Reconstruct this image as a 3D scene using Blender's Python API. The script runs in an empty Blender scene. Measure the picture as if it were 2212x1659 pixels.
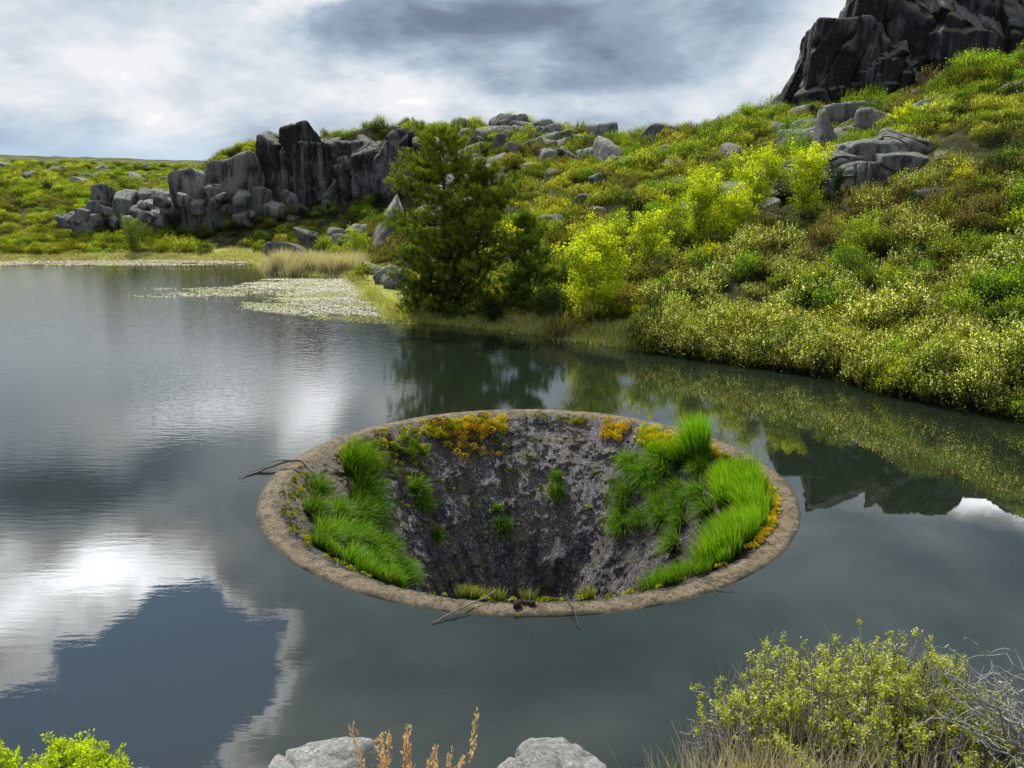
import bpy, math, numpy as np
from mathutils import Vector
R = np.random.default_rng(7)
sc = bpy.context.scene
sc.view_settings.view_transform='Standard'; sc.view_settings.look='None'; sc.view_settings.exposure=0
PI=math.pi
# ------------------------------------------------------------------ noise
def _h(ix,iy,iz,s):
    n=(ix*374761393+iy*668265263+iz*2147483647+s*974711)&0xffffffff
    n=((n^(n>>13))*1274126177)&0xffffffff
    n=((n^(n>>15))*2246822519)&0xffffffff
    return ((n^(n>>16))&0xffffff)/float(0xffffff)
def vn(x,y,z=0.0,s=0):
    x,y,z=np.broadcast_arrays(np.asarray(x,float),np.asarray(y,float),np.asarray(z,float))
    fx,fy,fz=np.floor(x),np.floor(y),np.floor(z)
    ix,iy,iz=fx.astype(np.int64),fy.astype(np.int64),fz.astype(np.int64)
    u,v,w=x-fx,y-fy,z-fz
    u=u*u*(3-2*u);v=v*v*(3-2*v);w=w*w*(3-2*w)
    r=0
    for a in (0,1):
        for b in (0,1):
            for c in (0,1):
                r=r+_h(ix+a,iy+b,iz+c,s)*(u if a else 1-u)*(v if b else 1-v)*(w if c else 1-w)
    return r
def fbm(x,y,z=0.0,o=4,s=0):
    r=0;a=.5;t=0
    for i in range(o):
        r=r+a*vn(np.asarray(x)*2**i,np.asarray(y)*2**i,np.asarray(z)*2**i,s+i*17);t+=a;a*=.5
    return r/t
def sm(a,b,x):
    t=np.clip((x-a)/(b-a),0,1);return t*t*(3-2*t)
# ------------------------------------------------------------------ terrain function
AZ=[-180,-90,-60,-40,-33,-25,-19,-17.5,-14,-11.8,-10.8,-8.9,-3.7,-.2,5.1,10.3,15.3,20.2,26.3,31.8,34.8,40,60,90,180]
SH=[90,90,110,120,118,112,106,89,83,80,66,53,49.7,48.7,44.2,42.6,40.9,39.7,36.9,35.3,34.8,34,33,32,32]
CA=[-180,-60,-30,-26,-22,-20,-17,-12,-9,-6,-3,0,8,14,18,22,26,29.4,35,50,90,180]
CD=[170,170,170,165,155,150,150,145,142,140,138,136,135,125,115,105,98,95,95,95,95,95]
CZ=[2,2,3,4,9,14,17,18,18.5,18.5,18.5,18.0,17.0,17.3,18.2,17.2,17.6,19.5,21.5,25,26,26]
PE=[2,2,2,2.5,3,3,3.5,4.5,6,4,2,1.3,1.0,.95,.95,.95,.95,.95,.95,.95,1,1]
NY=[-3000,-100,-20,-2,0,1,2,3,4,6,8,9,12,16]
NZ=[90,14,9,7.2,7.0,6.8,6.1,5.3,4.5,2.6,.3,-1,-5,-9.5]
def shore(az): return np.interp(az,AZ,SH)
def H(x,y):
    x=np.asarray(x,float);y=np.asarray(y,float)
    d=np.hypot(x,y);az=np.degrees(np.arctan2(x,y))
    s=shore(az)+(fbm(x*.35,y*.35,0,3,5)-.5)*2.4
    c=np.interp(az,CA,CD);zc=np.interp(az,CA,CZ);p=np.interp(az,CA,PE)
    t=d-s
    q=np.clip(t/(c-s),0,None)
    z=zc*np.where(q<1,np.power(np.clip(q,0,1),p),1)+.012*np.clip(d-c,0,None)
    z=np.where(t<0,np.maximum(-9.5,t*.9),z+.35*sm(0,1.2,t))
    hb=.060*(d-118)*sm(-12,-22,az)*(1-.5*sm(-60,-120,az))+3.5*(fbm(x*.008,y*.008,0,3,61)-.5)*sm(200,500,d)
    z=np.where(t>0,np.maximum(z,np.minimum(hb,36+3*(fbm(x*.006,y*.006,0,3,62)-.5))),z)
    amp=sm(0,25,t)
    z=z+amp*((fbm(x*.03,y*.03,0,3,9)-.5)*2.4*sm(0,60,t)+(fbm(x*.12,y*.12,0,3,11)-.5)*1.8)
    near=np.interp(y,NY,NZ)+(fbm(x*.8,y*.8,0,3,21)-.5)*.35
    near=near-.03*np.clip(np.abs(x)-20,0,None)
    return np.maximum(z,near)
# ------------------------------------------------------------------ mesh builder
class MB:
    def __init__(s): s.v=[];s.f=[];s.c=[];s.n=0;s.uv=None
    def add(s,v,f,c):
        v=np.asarray(v,float).reshape(-1,3);c=np.asarray(c,float)
        if c.ndim==1: c=np.tile(c,(len(v),1))
        s.v.append(v);s.f.append(np.asarray(f,int).reshape(-1,4)+s.n);s.c.append(c[:,:3]);s.n+=len(v)
    def build(s,name,mat,smooth=False,link=True,uv=None):
        v=np.concatenate(s.v);f=np.concatenate(s.f);c=np.concatenate(s.c)
        me=bpy.data.meshes.new(name)
        me.vertices.add(len(v));me.vertices.foreach_set('co',v.astype(np.float32).ravel())
        me.loops.add(len(f)*4);me.polygons.add(len(f))
        me.loops.foreach_set('vertex_index',f.astype(np.int32).ravel())
        me.polygons.foreach_set('loop_start',np.arange(0,len(f)*4,4,dtype=np.int32))
        me.update(calc_edges=True)
        me.polygons.foreach_set('use_smooth',np.full(len(f),smooth))
        a=me.attributes.new('Col','FLOAT_COLOR','POINT')
        a.data.foreach_set('color',np.concatenate([c,np.ones((len(c),1))],1).astype(np.float32).ravel())
        if uv is not None:
            l=me.uv_layers.new(name='UVMap');l.data.foreach_set('uv',uv[f.ravel()].astype(np.float32).ravel())
        me.materials.append(mat)
        me.validate()
        o=bpy.data.objects.new(name,me)
        if link: sc.collection.objects.link(o)
        return o
def nrm(a): return a/np.maximum(np.linalg.norm(a,axis=-1,keepdims=True),1e-9)
def rdir(n): return nrm(R.normal(size=(n,3)))
def leaves(mb,c,d,L,W,col):
    n=len(c);L=np.broadcast_to(L,(n,))[:,None];W=np.broadcast_to(W,(n,))[:,None]
    s=nrm(np.cross(d,rdir(n)))*W*.5
    v=np.stack([c,c+d*L*.5+s,c+d*L,c+d*L*.5-s],1)
    f=np.arange(4*n).reshape(n,4)
    mb.add(v,f,np.repeat(np.broadcast_to(col,(n,3)),4,0))
def blades(mb,b,d,L,W,droop,c0,c1,seg=4):
    n=len(b);L=np.broadcast_to(L,(n,));W=np.broadcast_to(W,(n,));droop=np.broadcast_to(droop,(n,))
    c0=np.broadcast_to(c0,(n,3));c1=np.broadcast_to(c1,(n,3))
    s=nrm(np.cross(d,rdir(n)))
    V=[];C=[];p=b.copy();dd=d.copy()
    for i in range(seg+1):
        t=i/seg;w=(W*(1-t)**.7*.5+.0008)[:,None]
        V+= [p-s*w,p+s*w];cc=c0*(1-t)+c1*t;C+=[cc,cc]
        dd=nrm(dd+np.array([0,0,-1])*(droop*(1+i)/seg)[:,None])
        p=p+dd*(L/seg)[:,None]
    V=np.stack(V,1);C=np.stack(C,1);k=2*(seg+1)
    base=(np.arange(n)*k)[:,None,None]
    q=np.array([[2*i,2*i+1,2*i+3,2*i+2] for i in range(seg)])[None]
    mb.add(V.reshape(-1,3),(base+q).reshape(-1,4),C.reshape(-1,3))
def tube(mb,P,r,col,k=6):
    P=np.asarray(P,float);n=len(P);r=np.broadcast_to(r,(n,))
    T=nrm(np.gradient(P,axis=0));a=np.array([.31,.93,.17]);
    A=nrm(np.cross(T,a));B=np.cross(T,A)
    th=np.arange(k)*2*PI/k
    V=P[:,None]+r[:,None,None]*(np.cos(th)[None,:,None]*A[:,None]+np.sin(th)[None,:,None]*B[:,None])
    f=[]
    for i in range(n-1):
        for j in range(k):
            f.append([i*k+j,i*k+(j+1)%k,(i+1)*k+(j+1)%k,(i+1)*k+j])
    mb.add(V.reshape(-1,3),f,col)
def cubesphere(n):
    t=np.tan(np.linspace(-PI/4,PI/4,n));a,b=np.meshgrid(t,t,indexing='ij');o=np.ones_like(a)
    vs=[];fs=[];k=0
    for ax in range(3):
        for sg in (1,-1):
            q=[None]*3;q[ax]=o*sg;q[(ax+1)%3]=a*sg;q[(ax+2)%3]=b
            vs.append(np.stack(q,-1).reshape(-1,3))
            i=np.arange(n*n).reshape(n,n)
            fs.append(np.stack([i[:-1,:-1],i[1:,:-1],i[1:,1:],i[:-1,1:]],-1).reshape(-1,4)+k);k+=n*n
    v=np.concatenate(vs);f=np.concatenate(fs);v=nrm(v)
    u,inv=np.unique(np.round(v,5),axis=0,return_inverse=True)
    return u,inv.reshape(-1)[f]
CS={n:cubesphere(n) for n in (12,20,44,64)}
def rock(mb,c,size,seed,n=20,p=22,rot=0,rough=.06,tilt=0,jit=.22,cuts=9,ledge=.0):
    rg=np.random.default_rng(seed);D,F=CS[n]
    N=[];Dk=[]
    for ax in range(3):
        for sg in (1,-1):
            v=np.zeros(3);v[ax]=sg;v+=rg.normal(size=3)*jit*(.6 if ax<2 else 1.2);N.append(v/np.linalg.norm(v));Dk.append(rg.uniform(.8,1.08))
    for i in range(cuts):
        v=rg.normal(size=3);v/=np.linalg.norm(v);N.append(v);Dk.append(rg.uniform(.86,1.15))
    N=np.array(N);Dk=np.array(Dk)
    q=np.clip(D@N.T,0,None)/Dk
    r=(q**p).sum(1)**(-1/p)
    V=D*r[:,None]*np.asarray(size)*.5
    m=min(size);o=rg.uniform(0,99,3)
    if ledge>0:
        a1=fbm(V[:,0]*.22+o[0],V[:,1]*.22+o[1],V[:,2]*.05+o[2],2,seed)*7
        st=np.floor(a1);fr=a1-st
        hsh=vn(st*7.3,st*3.1,np.floor(V[:,2]/ (3.2)+o[2]+st*.37)*5.7,seed+5)-.5
        V[:,:2]+=nrm(V[:,:2])*(hsh*ledge*1.5)[:,None]
        V[:,:2]-=nrm(V[:,:2])*(np.exp(-(np.minimum(fr,1-fr)/.07)**2)*ledge*.8)[:,None]
    k=2.2/m
    nz=fbm(V[:,0]*k+o[0],V[:,1]*k+o[1],V[:,2]*k*.6+o[2],5,seed)-.5
    cr=np.abs(fbm(V[:,0]*k*.9+o[1],V[:,1]*k*.9,V[:,2]*k*.4,2,seed+3)-.5)
    V=V+nrm(V)*((nz*rough*2.8-.10*np.exp(-(cr/.03)**2)*rough*8)*m)[:,None]
    if tilt: V[:,0]+=V[:,2]*tilt
    cs,sn=math.cos(rot),math.sin(rot)
    V=np.stack([V[:,0]*cs-V[:,1]*sn,V[:,0]*sn+V[:,1]*cs,V[:,2]],1)+np.asarray(c)
    g=rg.uniform(.75,1.2)
    mb.add(V,F,np.array([g,g,g]))
# ------------------------------------------------------------------ material helpers
class NT:
    def __init__(s,t): s.t=t;t.nodes.clear()
    def n(s,ty,**k):
        x=s.t.nodes.new(ty)
        for a,b in k.items(): setattr(x,a,b)
        return x
    def l(s,a,b): s.t.links.new(a,b)
    def put(s,sock,v):
        if isinstance(v,bpy.types.NodeSocket): s.l(v,sock)
        else: sock.default_value=v
    def m(s,op,a,b=0.0,c=0.0,clamp=False):
        x=s.n('ShaderNodeMath',operation=op,use_clamp=clamp)
        s.put(x.inputs[0],a);s.put(x.inputs[1],b);s.put(x.inputs[2],c);return x.outputs[0]
    def mix(s,f,a,b,blend='MIX'):
        x=s.n('ShaderNodeMix',data_type='RGBA',blend_type=blend);s.put(x.inputs[0],f)
        s.put(x.inputs[6],a if not isinstance(a,tuple) else (*a[:3],1));s.put(x.inputs[7],b if not isinstance(b,tuple) else (*b[:3],1));return x.outputs[2]
    def noise(s,vec,scale,detail=4,rough=.55,dist=0):
        x=s.n('ShaderNodeTexNoise');
        if vec is not None: s.l(vec,x.inputs['Vector'])
        x.inputs['Scale'].default_value=scale;x.inputs['Detail'].default_value=detail;x.inputs['Roughness'].default_value=rough;x.inputs['Distortion'].default_value=dist
        return x.outputs['Fac']
    def mp(s,vec,scale=(1,1,1),rot=(0,0,0),loc=(0,0,0)):
        x=s.n('ShaderNodeMapping');s.l(vec,x.inputs[0]);x.inputs['Scale'].default_value=scale;x.inputs['Rotation'].default_value=rot;x.inputs['Location'].default_value=loc;return x.outputs[0]
    def ss(s,x,a,b,lo=0.,hi=1.):
        y=s.n('ShaderNodeMapRange',interpolation_type='SMOOTHSTEP');s.put(y.inputs[0],x);y.inputs[1].default_value=a;y.inputs[2].default_value=b;y.inputs[3].default_value=lo;y.inputs[4].default_value=hi;return y.outputs[0]
    def ramp(s,f,pts):
        x=s.n('ShaderNodeValToRGB');s.l(f,x.inputs[0]);e=x.color_ramp.elements
        while len(e)<len(pts): e.new(.5)
        for i,(p,c) in enumerate(pts): e[i].position=p;e[i].color=(*c,1)
        return x.outputs[0]
def newmat(name):
    m=bpy.data.materials.new(name);m.use_nodes=True;return m,NT(m.node_tree)
def foliage(name,trans=.45,var=.35,posvar=.5,rough=.6,spec=.15,gain=1.0):
    m,t=newmat(name)
    at=t.n('ShaderNodeAttribute',attribute_name='Col')
    oi=t.n('ShaderNodeObjectInfo');geo=t.n('ShaderNodeNewGeometry')
    big=t.noise(geo.outputs['Position'],.09,3)
    val=t.m('ADD',t.m('MULTIPLY',t.m('SUBTRACT',oi.outputs['Random'],.5),var),gain)
    val=t.m('ADD',val,t.m('MULTIPLY',t.m('SUBTRACT',big,.5),posvar))
    hue=t.m('ADD',.5,t.m('MULTIPLY',t.m('SUBTRACT',t.m('FRACT',t.m('MULTIPLY',oi.outputs['Random'],17.3)),.5),.05 if var else 0))
    hs=t.n('ShaderNodeHueSaturation');t.l(at.outputs['Color'],hs.inputs['Color']);t.l(val,hs.inputs['Value']);t.l(hue,hs.inputs['Hue'])
    col=hs.outputs[0]
    pb=t.n('ShaderNodeBsdfPrincipled');t.l(col,pb.inputs['Base Color']);pb.inputs['Roughness'].default_value=rough;pb.inputs['Specular IOR Level'].default_value=spec
    tr=t.n('ShaderNodeBsdfTranslucent');t.l(t.mix(1.0,col,(1.25,1.25,.45),'MULTIPLY'),tr.inputs[0])
    mx=t.n('ShaderNodeMixShader');mx.inputs[0].default_value=trans
    t.l(pb.outputs[0],mx.inputs[1]);t.l(tr.outputs[0],mx.inputs[2])
    o=t.n('ShaderNodeOutputMaterial');t.l(mx.outputs[0],o.inputs[0]);return m
def rockmat(name,light,dark,th=.5,scale=1.0,moss=.25,top=None):
    m,t=newmat(name);geo=t.n('ShaderNodeNewGeometry');P=geo.outputs['Position']
    at=t.n('ShaderNodeAttribute',attribute_name='Col')
    sep=t.n('ShaderNodeSeparateXYZ');t.l(geo.outputs['Normal'],sep.inputs[0])
    st=t.noise(t.mp(P,(1.3*scale,1.3*scale,.14*scale)),1,7,.68)
    n2=t.noise(P,.5*scale,5,.6);fine=t.noise(P,6*scale,6,.78);f3=t.noise(P,28*scale,3,.7)
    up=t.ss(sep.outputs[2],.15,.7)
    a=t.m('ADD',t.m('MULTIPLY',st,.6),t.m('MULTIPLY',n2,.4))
    dk=t.m('MULTIPLY',t.ss(a,th-.07,th+.07,1.0,0.0),t.m('SUBTRACT',1.0,t.m('MULTIPLY',up,.9)))  # dark stain streaks, plus the shade of steep faces painted into the albedo
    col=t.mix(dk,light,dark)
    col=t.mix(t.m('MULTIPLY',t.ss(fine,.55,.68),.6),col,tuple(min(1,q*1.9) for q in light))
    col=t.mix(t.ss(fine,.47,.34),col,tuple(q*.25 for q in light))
    if top: col=t.mix(t.m('MULTIPLY',up,.8),col,t.mix(t.ss(fine,.45,.62),tuple(q*.6 for q in top),top))  # sunlit look of upward faces painted as a lighter colour
    mo=t.m('MULTIPLY',t.ss(t.noise(P,1.7*scale,4),.52,.62),t.m('MULTIPLY',up,moss*3,clamp=True))
    col=t.mix(mo,col,(.15,.15,.03))
    col=t.mix(1.0,col,at.outputs['Color'],'MULTIPLY')
    vor=t.n('ShaderNodeTexVoronoi',feature='DISTANCE_TO_EDGE');t.l(t.mp(P,(.5*scale,.5*scale,.2*scale)),vor.inputs[0]);vor.inputs['Scale'].default_value=1
    h=t.m('ADD',t.m('MULTIPLY',st,.6),t.m('ADD',t.m('MULTIPLY',fine,.28),t.m('MULTIPLY',t.ss(vor.outputs[0],0,.06),.12)))
    h=t.m('ADD',h,t.m('MULTIPLY',f3,.05))
    b=t.n('ShaderNodeBump');b.inputs['Strength'].default_value=1;b.inputs['Distance'].default_value=.8/scale;t.l(h,b.inputs['Height'])
    pb=t.n('ShaderNodeBsdfPrincipled');t.l(col,pb.inputs['Base Color']);pb.inputs['Roughness'].default_value=.85;t.l(b.outputs[0],pb.inputs['Normal']);pb.inputs['Specular IOR Level'].default_value=.25
    o=t.n('ShaderNodeOutputMaterial');t.l(pb.outputs[0],o.inputs[0]);return m
# ------------------------------------------------------------------ WORLD
SAZ,SEL=-26,50
w=bpy.data.worlds.new("World");sc.world=w;w.use_nodes=True;t=NT(w.node_tree)
tc=t.n('ShaderNodeTexCoord');G0=tc.outputs['Generated']
sep=t.n('ShaderNodeSeparateXYZ');t.l(G0,sep.inputs[0]);X,Y,Z=sep.outputs
zz=t.m('ADD',t.m('MAXIMUM',Z,0.0),.40)
cb=t.n('ShaderNodeCombineXYZ');t.l(t.m('DIVIDE',X,zz),cb.inputs[0]);t.l(t.m('DIVIDE',Y,zz),cb.inputs[1]);t.l(t.m('MULTIPLY',Z,2.2),cb.inputs[2])
CP=cb.outputs[0]
n1=t.noise(CP,1.9,10,.55,.3);n2=t.noise(t.mp(CP,loc=(5,9,2)),5.0,10,.60,.3)
wx=t.m('MULTIPLY',t.m('SUBTRACT',t.noise(t.mp(CP,loc=(1,2,3)),4.0,9,.62),.5),16.0)
wy=t.m('MULTIPLY',t.m('SUBTRACT',t.noise(t.mp(CP,loc=(7,2,8)),4.0,9,.62),.5),12.0)
az=t.m('ADD',t.m('MULTIPLY',t.m('ARCTAN2',X,Y),57.2958),wx)
el0=t.m('MULTIPLY',t.m('ARCSINE',Z),57.2958)
el=t.m('ADD',el0,t.m('MULTIPLY',wy,t.ss(el0,0,25,.35,1.0)))
def G(ca,ce,ra,re):
    a=t.m('DIVIDE',t.m('SUBTRACT',az,ca),ra);b=t.m('DIVIDE',t.m('SUBTRACT',el,ce),re)
    return t.m('EXPONENT',t.m('MULTIPLY',t.m('ADD',t.m('MULTIPLY',a,a),t.m('MULTIPLY',b,b)),-1.0))
feats=[(-2,11.8,10,2.8,-.34),(11,10,8,3.0,-.22),(-17.5,10,2.6,2.6,.16),(-28,6.8,8,2.4,.20),(-8,6.4,8,1.2,.26),(-31,12.8,7,1.6,-.26),(-23,12.6,4,1.2,-.2),
       (3,5.8,6,1,.16),(24,8,9,4,.10),(-31,24.0,8,2.8,2.6),(-24,14.5,9,1.8,.9),(33,18.5,5,1.8,1.8),(6,30,22,9,-.22),(-6,20,8,3,-.12),(-14.5,16.5,2,4.5,1.0),(-7,15.5,2.5,3,.5),(-30,17.8,6,1.2,-.5),(-15,22,3,2,-.3)]
bmv=t.m('ADD',G(-42,37.0,19,9.5),G(-25,30.5,5,5.5))
bmv=t.m('ADD',bmv,t.m('MULTIPLY',t.m('SUBTRACT',n2,.5),.9))
bm=t.ss(bmv,.47,.54)
hor=t.m('MULTIPLY',t.ss(el0,5.0,1.8),t.ss(az,-16,-22))
rimb=t.m('MULTIPLY',t.ss(bmv,.24,.47),t.ss(az,-12,-20))
L=t.m('ADD',.76,t.m('MULTIPLY',t.m('SUBTRACT',n1,.5),1.45))
L=t.m('ADD',L,t.m('MULTIPLY',t.m('SUBTRACT',n2,.5),.60))
for f in feats: L=t.m('ADD',L,t.m('MULTIPLY',G(*f[:4]),f[4]))
L=t.m('ADD',L,t.m('MULTIPLY',rimb,.75))
ccol=t.ramp(t.m('MULTIPLY',L,.8,clamp=True),[(.0,(.12,.16,.22)),(.25,(.21,.27,.36)),(.44,(.36,.46,.58)),(.60,(.60,.70,.80)),(.82,(.95,.97,1.0))])
boost=t.m('ADD',1.0,t.m('MULTIPLY',t.m('MAXIMUM',t.m('SUBTRACT',L,1.08),0.0),2.6))
ccol=t.mix(t.m('MULTIPLY',hor,.6),ccol,(.50,.70,.90))
sc_=t.n('ShaderNodeVectorMath',operation='SCALE');t.l(ccol,sc_.inputs[0]);t.l(boost,sc_.inputs['Scale'])
sky=t.n('ShaderNodeTexSky',sky_type='NISHITA');sky.sun_disc=False;sky.sun_elevation=math.radians(SEL);sky.sun_rotation=math.radians(SAZ);sky.air_density=1.0;sky.dust_density=.4;sky.altitude=800
bg1=t.n('ShaderNodeBackground');t.l(sky.outputs[0],bg1.inputs[0]);bg1.inputs[1].default_value=.15
bg2=t.n('ShaderNodeBackground');t.l(sc_.outputs[0],bg2.inputs[0]);bg2.inputs[1].default_value=.92
mx=t.n('ShaderNodeMixShader');t.l(bm,mx.inputs[0]);t.l(bg2.outputs[0],mx.inputs[1]);t.l(bg1.outputs[0],mx.inputs[2])
o=t.n('ShaderNodeOutputWorld');t.l(mx.outputs[0],o.inputs[0])
# ------------------------------------------------------------------ SUN
sl=bpy.data.lights.new('sun','SUN');sl.energy=5.0;sl.angle=math.radians(.5);sl.color=(1,.97,.89)
so=bpy.data.objects.new('sun',sl);sc.collection.objects.link(so)
a,e=math.radians(SAZ),math.radians(SEL)
so.rotation_euler=Vector((math.sin(a)*math.cos(e),math.cos(a)*math.cos(e),math.sin(e))).to_track_quat('Z','Y').to_euler()
so.location=(0,0,60)
# ------------------------------------------------------------------ GROUND
azs=np.radians(np.concatenate([np.arange(-180,-48,4),np.arange(-48,48,.3),np.arange(48,180.1,4)]))
azs[-1]=PI
ds=np.concatenate([np.geomspace(.02,30,90),np.arange(30.5,175,.75),np.geomspace(176,3500,60)])
A,Dd=np.meshgrid(azs,ds,indexing='ij');gx=Dd*np.sin(A);gy=Dd*np.cos(A);gz=H(gx,gy)
m,t=newmat('ground');geo=t.n('ShaderNodeNewGeometry');P=geo.outputs['Position']
sp=t.n('ShaderNodeSeparateXYZ');t.l(P,sp.inputs[0])
gn=t.noise(P,.8,6,.65);gf=t.noise(P,6,5,.7)
c=t.ramp(gn,[(.3,(.020,.024,.010)),(.48,(.050,.055,.018)),(.6,(.10,.10,.03)),(.75,(.20,.17,.09))])
c=t.mix(t.ss(gf,.5,.7),c,(.025,.025,.012))
fard=t.m('MULTIPLY',t.ss(sp.outputs[1],230,330),t.ss(t.noise(P,.10,6,.75),.44,.56))
c=t.mix(fard,c,(.15,.16,.05))
shm=t.m('MULTIPLY',t.ss(sp.outputs[2],1.0,.35),t.m('MULTIPLY',t.ss(sp.outputs[1],20,28),t.ss(sp.outputs[0],12,8)))
c=t.mix(shm,c,t.ramp(gn,[(.3,(.26,.28,.05)),(.5,(.42,.43,.09)),(.7,(.56,.50,.26))]))
c=t.mix(t.ss(sp.outputs[2],.06,-.1),c,(.03,.028,.016))
b=t.n('ShaderNodeBump');b.inputs['Distance'].default_value=.25;t.l(gf,b.inputs['Height'])
pb=t.n('ShaderNodeBsdfPrincipled');t.l(c,pb.inputs[0]);pb.inputs['Roughness'].default_value=.95;pb.inputs['Specular IOR Level'].default_value=.1;t.l(b.outputs[0],pb.inputs['Normal'])
o=t.n('ShaderNodeOutputMaterial');t.l(pb.outputs[0],o.inputs[0])
mb=MB();na,nd=gx.shape;i=np.arange(na*nd).reshape(na,nd)
mb.add(np.stack([gx,gy,gz],-1),np.stack([i[:-1,:-1],i[:-1,1:],i[1:,1:],i[1:,:-1]],-1)[:,:,::-1].reshape(-1,4),(1,1,1))
gr=mb.build('ground',m,True)
# ------------------------------------------------------------------ WATER
CX,CY=.45,21.9;RS=1.02;RO=7.65*RS
m,t=newmat('water');geo=t.n('ShaderNodeNewGeometry');P=geo.outputs['Position']
sp=t.n('ShaderNodeSeparateXYZ');t.l(P,sp.inputs[0])
r1=t.noise(t.mp(P,(.8,3.6,1),(0,0,.18)),1.5,2,.45);r2=t.noise(t.mp(P,(1.,3.2,1),(0,0,-.2)),5.5,2,.5)
calm=t.noise(P,.06,3)
amt=t.m('MULTIPLY',t.ss(t.m('ADD',sp.outputs[0],t.m('MULTIPLY',calm,14)),16,-16,.08,1.0),t.ss(sp.outputs[1],16,60,.10,1.0))
hh=t.m('MULTIPLY',t.m('ADD',r1,t.m('MULTIPLY',r2,.30)),amt)
b=t.n('ShaderNodeBump');b.inputs['Strength'].default_value=1;b.inputs['Distance'].default_value=.018;t.l(hh,b.inputs['Height'])
fr=t.n('ShaderNodeFresnel');fr.inputs['IOR'].default_value=1.85;t.l(b.outputs[0],fr.inputs['Normal'])
df=t.n('ShaderNodeBsdfDiffuse');t.l(t.mix(t.noise(P,.15,4),(.009,.015,.009),(.016,.022,.012)),df.inputs[0])
gl=t.n('ShaderNodeBsdfGlossy');gl.inputs['Roughness'].default_value=.0;t.l(b.outputs[0],gl.inputs['Normal']);gl.inputs[0].default_value=(1,1,1,1)
mx=t.n('ShaderNodeMixShader');t.l(fr.outputs[0],mx.inputs[0]);t.l(df.outputs[0],mx.inputs[1]);t.l(gl.outputs[0],mx.inputs[2])
o=t.n('ShaderNodeOutputMaterial');t.l(mx.outputs[0],o.inputs[0])
th=np.linspace(0,2*PI,181);rr=np.concatenate([[RO-.03],np.geomspace(8.2,170,24)])
A,B=np.meshgrid(th,rr,indexing='ij');mb=MB();i=np.arange(A.size).reshape(A.shape)
mb.add(np.stack([CX+B*np.cos(A),CY+B*np.sin(A),0*A],-1),np.stack([i[:-1,:-1],i[:-1,1:],i[1:,1:],i[1:,:-1]],-1).reshape(-1,4),(1,1,1))
mb.build('water',m)
# ------------------------------------------------------------------ SPILLWAY FUNNEL
PR=np.array([7.16,7.0,6.5,6.0,5.5,5.0,4.2,3.6,3.0,2.5,2.3,2.25])*RS;PZ=np.array([.04,-.04,-.38,-.80,-1.24,-1.74,-2.67,-3.42,-4.3,-5.3,-6.5,-9.3])
def fz(r): return np.interp(r,PR[::-1],PZ[::-1])
def fsurf(ang,r):
    r=r*RS
    a=np.radians(ang);z=fz(r);dz=(fz(r+.1)-fz(r-.1))/.2
    n=nrm(np.stack([-dz*np.cos(a),-dz*np.sin(a),np.ones_like(a)],-1))
    return np.stack([CX+r*np.cos(a),CY+r*np.sin(a),z],-1),n
ia=np.concatenate([np.array([7.6,7.65,7.66,7.64,7.58,7.45,7.35,7.27,7.20])*RS,np.interp(np.linspace(0,1,170),np.linspace(0,1,len(PR)),PR)])
iz=np.concatenate([[-4,-.3,-.03,.02,.05,.06,.06,.06,.055],np.interp(np.linspace(0,1,170),np.linspace(0,1,len(PR)),PZ)])
arc=np.concatenate([[0],np.cumsum(np.hypot(np.diff(ia),np.diff(iz)))])
na=960;th=np.linspace(0,2*PI,na+1)
A,J=np.meshgrid(th,np.arange(len(ia)),indexing='ij')
r=ia[J];z=iz[J]
cx_,sx_=np.cos(A),np.sin(A)
inn=sm(7.2,6.5,r)
# sample noise in (x,y,z) on the surface so that it does not converge into rays
stre=fbm(cx_*5+20,sx_*5+20,z*.5,4,3)-.5
lump=fbm(cx_*r*1.5+30,sx_*r*1.5+30,z*1.5,5,8)-.5
fine=fbm(cx_*r*6+30,sx_*r*6+30,z*6,4,13)-.5
dr=inn*(stre*.25+lump*.50+fine*.26)+(1-inn)*(fine*.09+lump*.14)*(J>1)
rr=r-dr; z2=z+(1-inn)*(fine*.06+lump*.08-.015)*(J>2)
v=np.stack([CX+rr*cx_,CY+rr*sx_,z2],-1);i=np.arange(A.size).reshape(A.shape)
m,t=newmat('weathered_concrete');geo=t.n('ShaderNodeNewGeometry');P=geo.outputs['Position']
sP=t.n('ShaderNodeSeparateXYZ');t.l(P,sP.inputs[0])
uv=t.n('ShaderNodeUVMap',uv_map='UVMap');U=uv.outputs[0];su=t.n('ShaderNodeSeparateXYZ');t.l(U,su.inputs[0])
st=t.noise(t.mp(U,(1.3,.20,1)),1,6,.65,.4);st2=t.noise(t.mp(U,(.6,.10,1),loc=(3,3,0)),1,4,.6)
fn=t.noise(P,10,8,.82);ff=t.noise(P,15,6,.82);md=t.noise(P,1.3,6,.65)
wall=t.ramp(t.m('ADD',t.m('ADD',t.m('MULTIPLY',st,.38),t.m('MULTIPLY',md,.2)),t.m('MULTIPLY',fn,.42)),[(.40,(.010,.009,.010)),(.47,(.042,.034,.038)),(.53,(.10,.083,.092)),(.62,(.24,.20,.22))])
wall=t.mix(t.m('MULTIPLY',t.ss(st2,.50,.60),.6),wall,t.mix(t.ss(fn,.42,.58),(.06,.04,.028),(.24,.175,.14)))
wall=t.mix(t.m('MULTIPLY',t.ss(ff,.55,.59),t.ss(st,.40,.54)),wall,(.60,.56,.64))
wall=t.mix(t.ss(ff,.46,.40),wall,(.008,.007,.006))
grn=t.m('MULTIPLY',t.ss(md,.52,.60),t.ss(fn,.45,.55))
wall=t.mix(t.m('MULTIPLY',grn,.75),wall,(.11,.12,.02))
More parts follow.
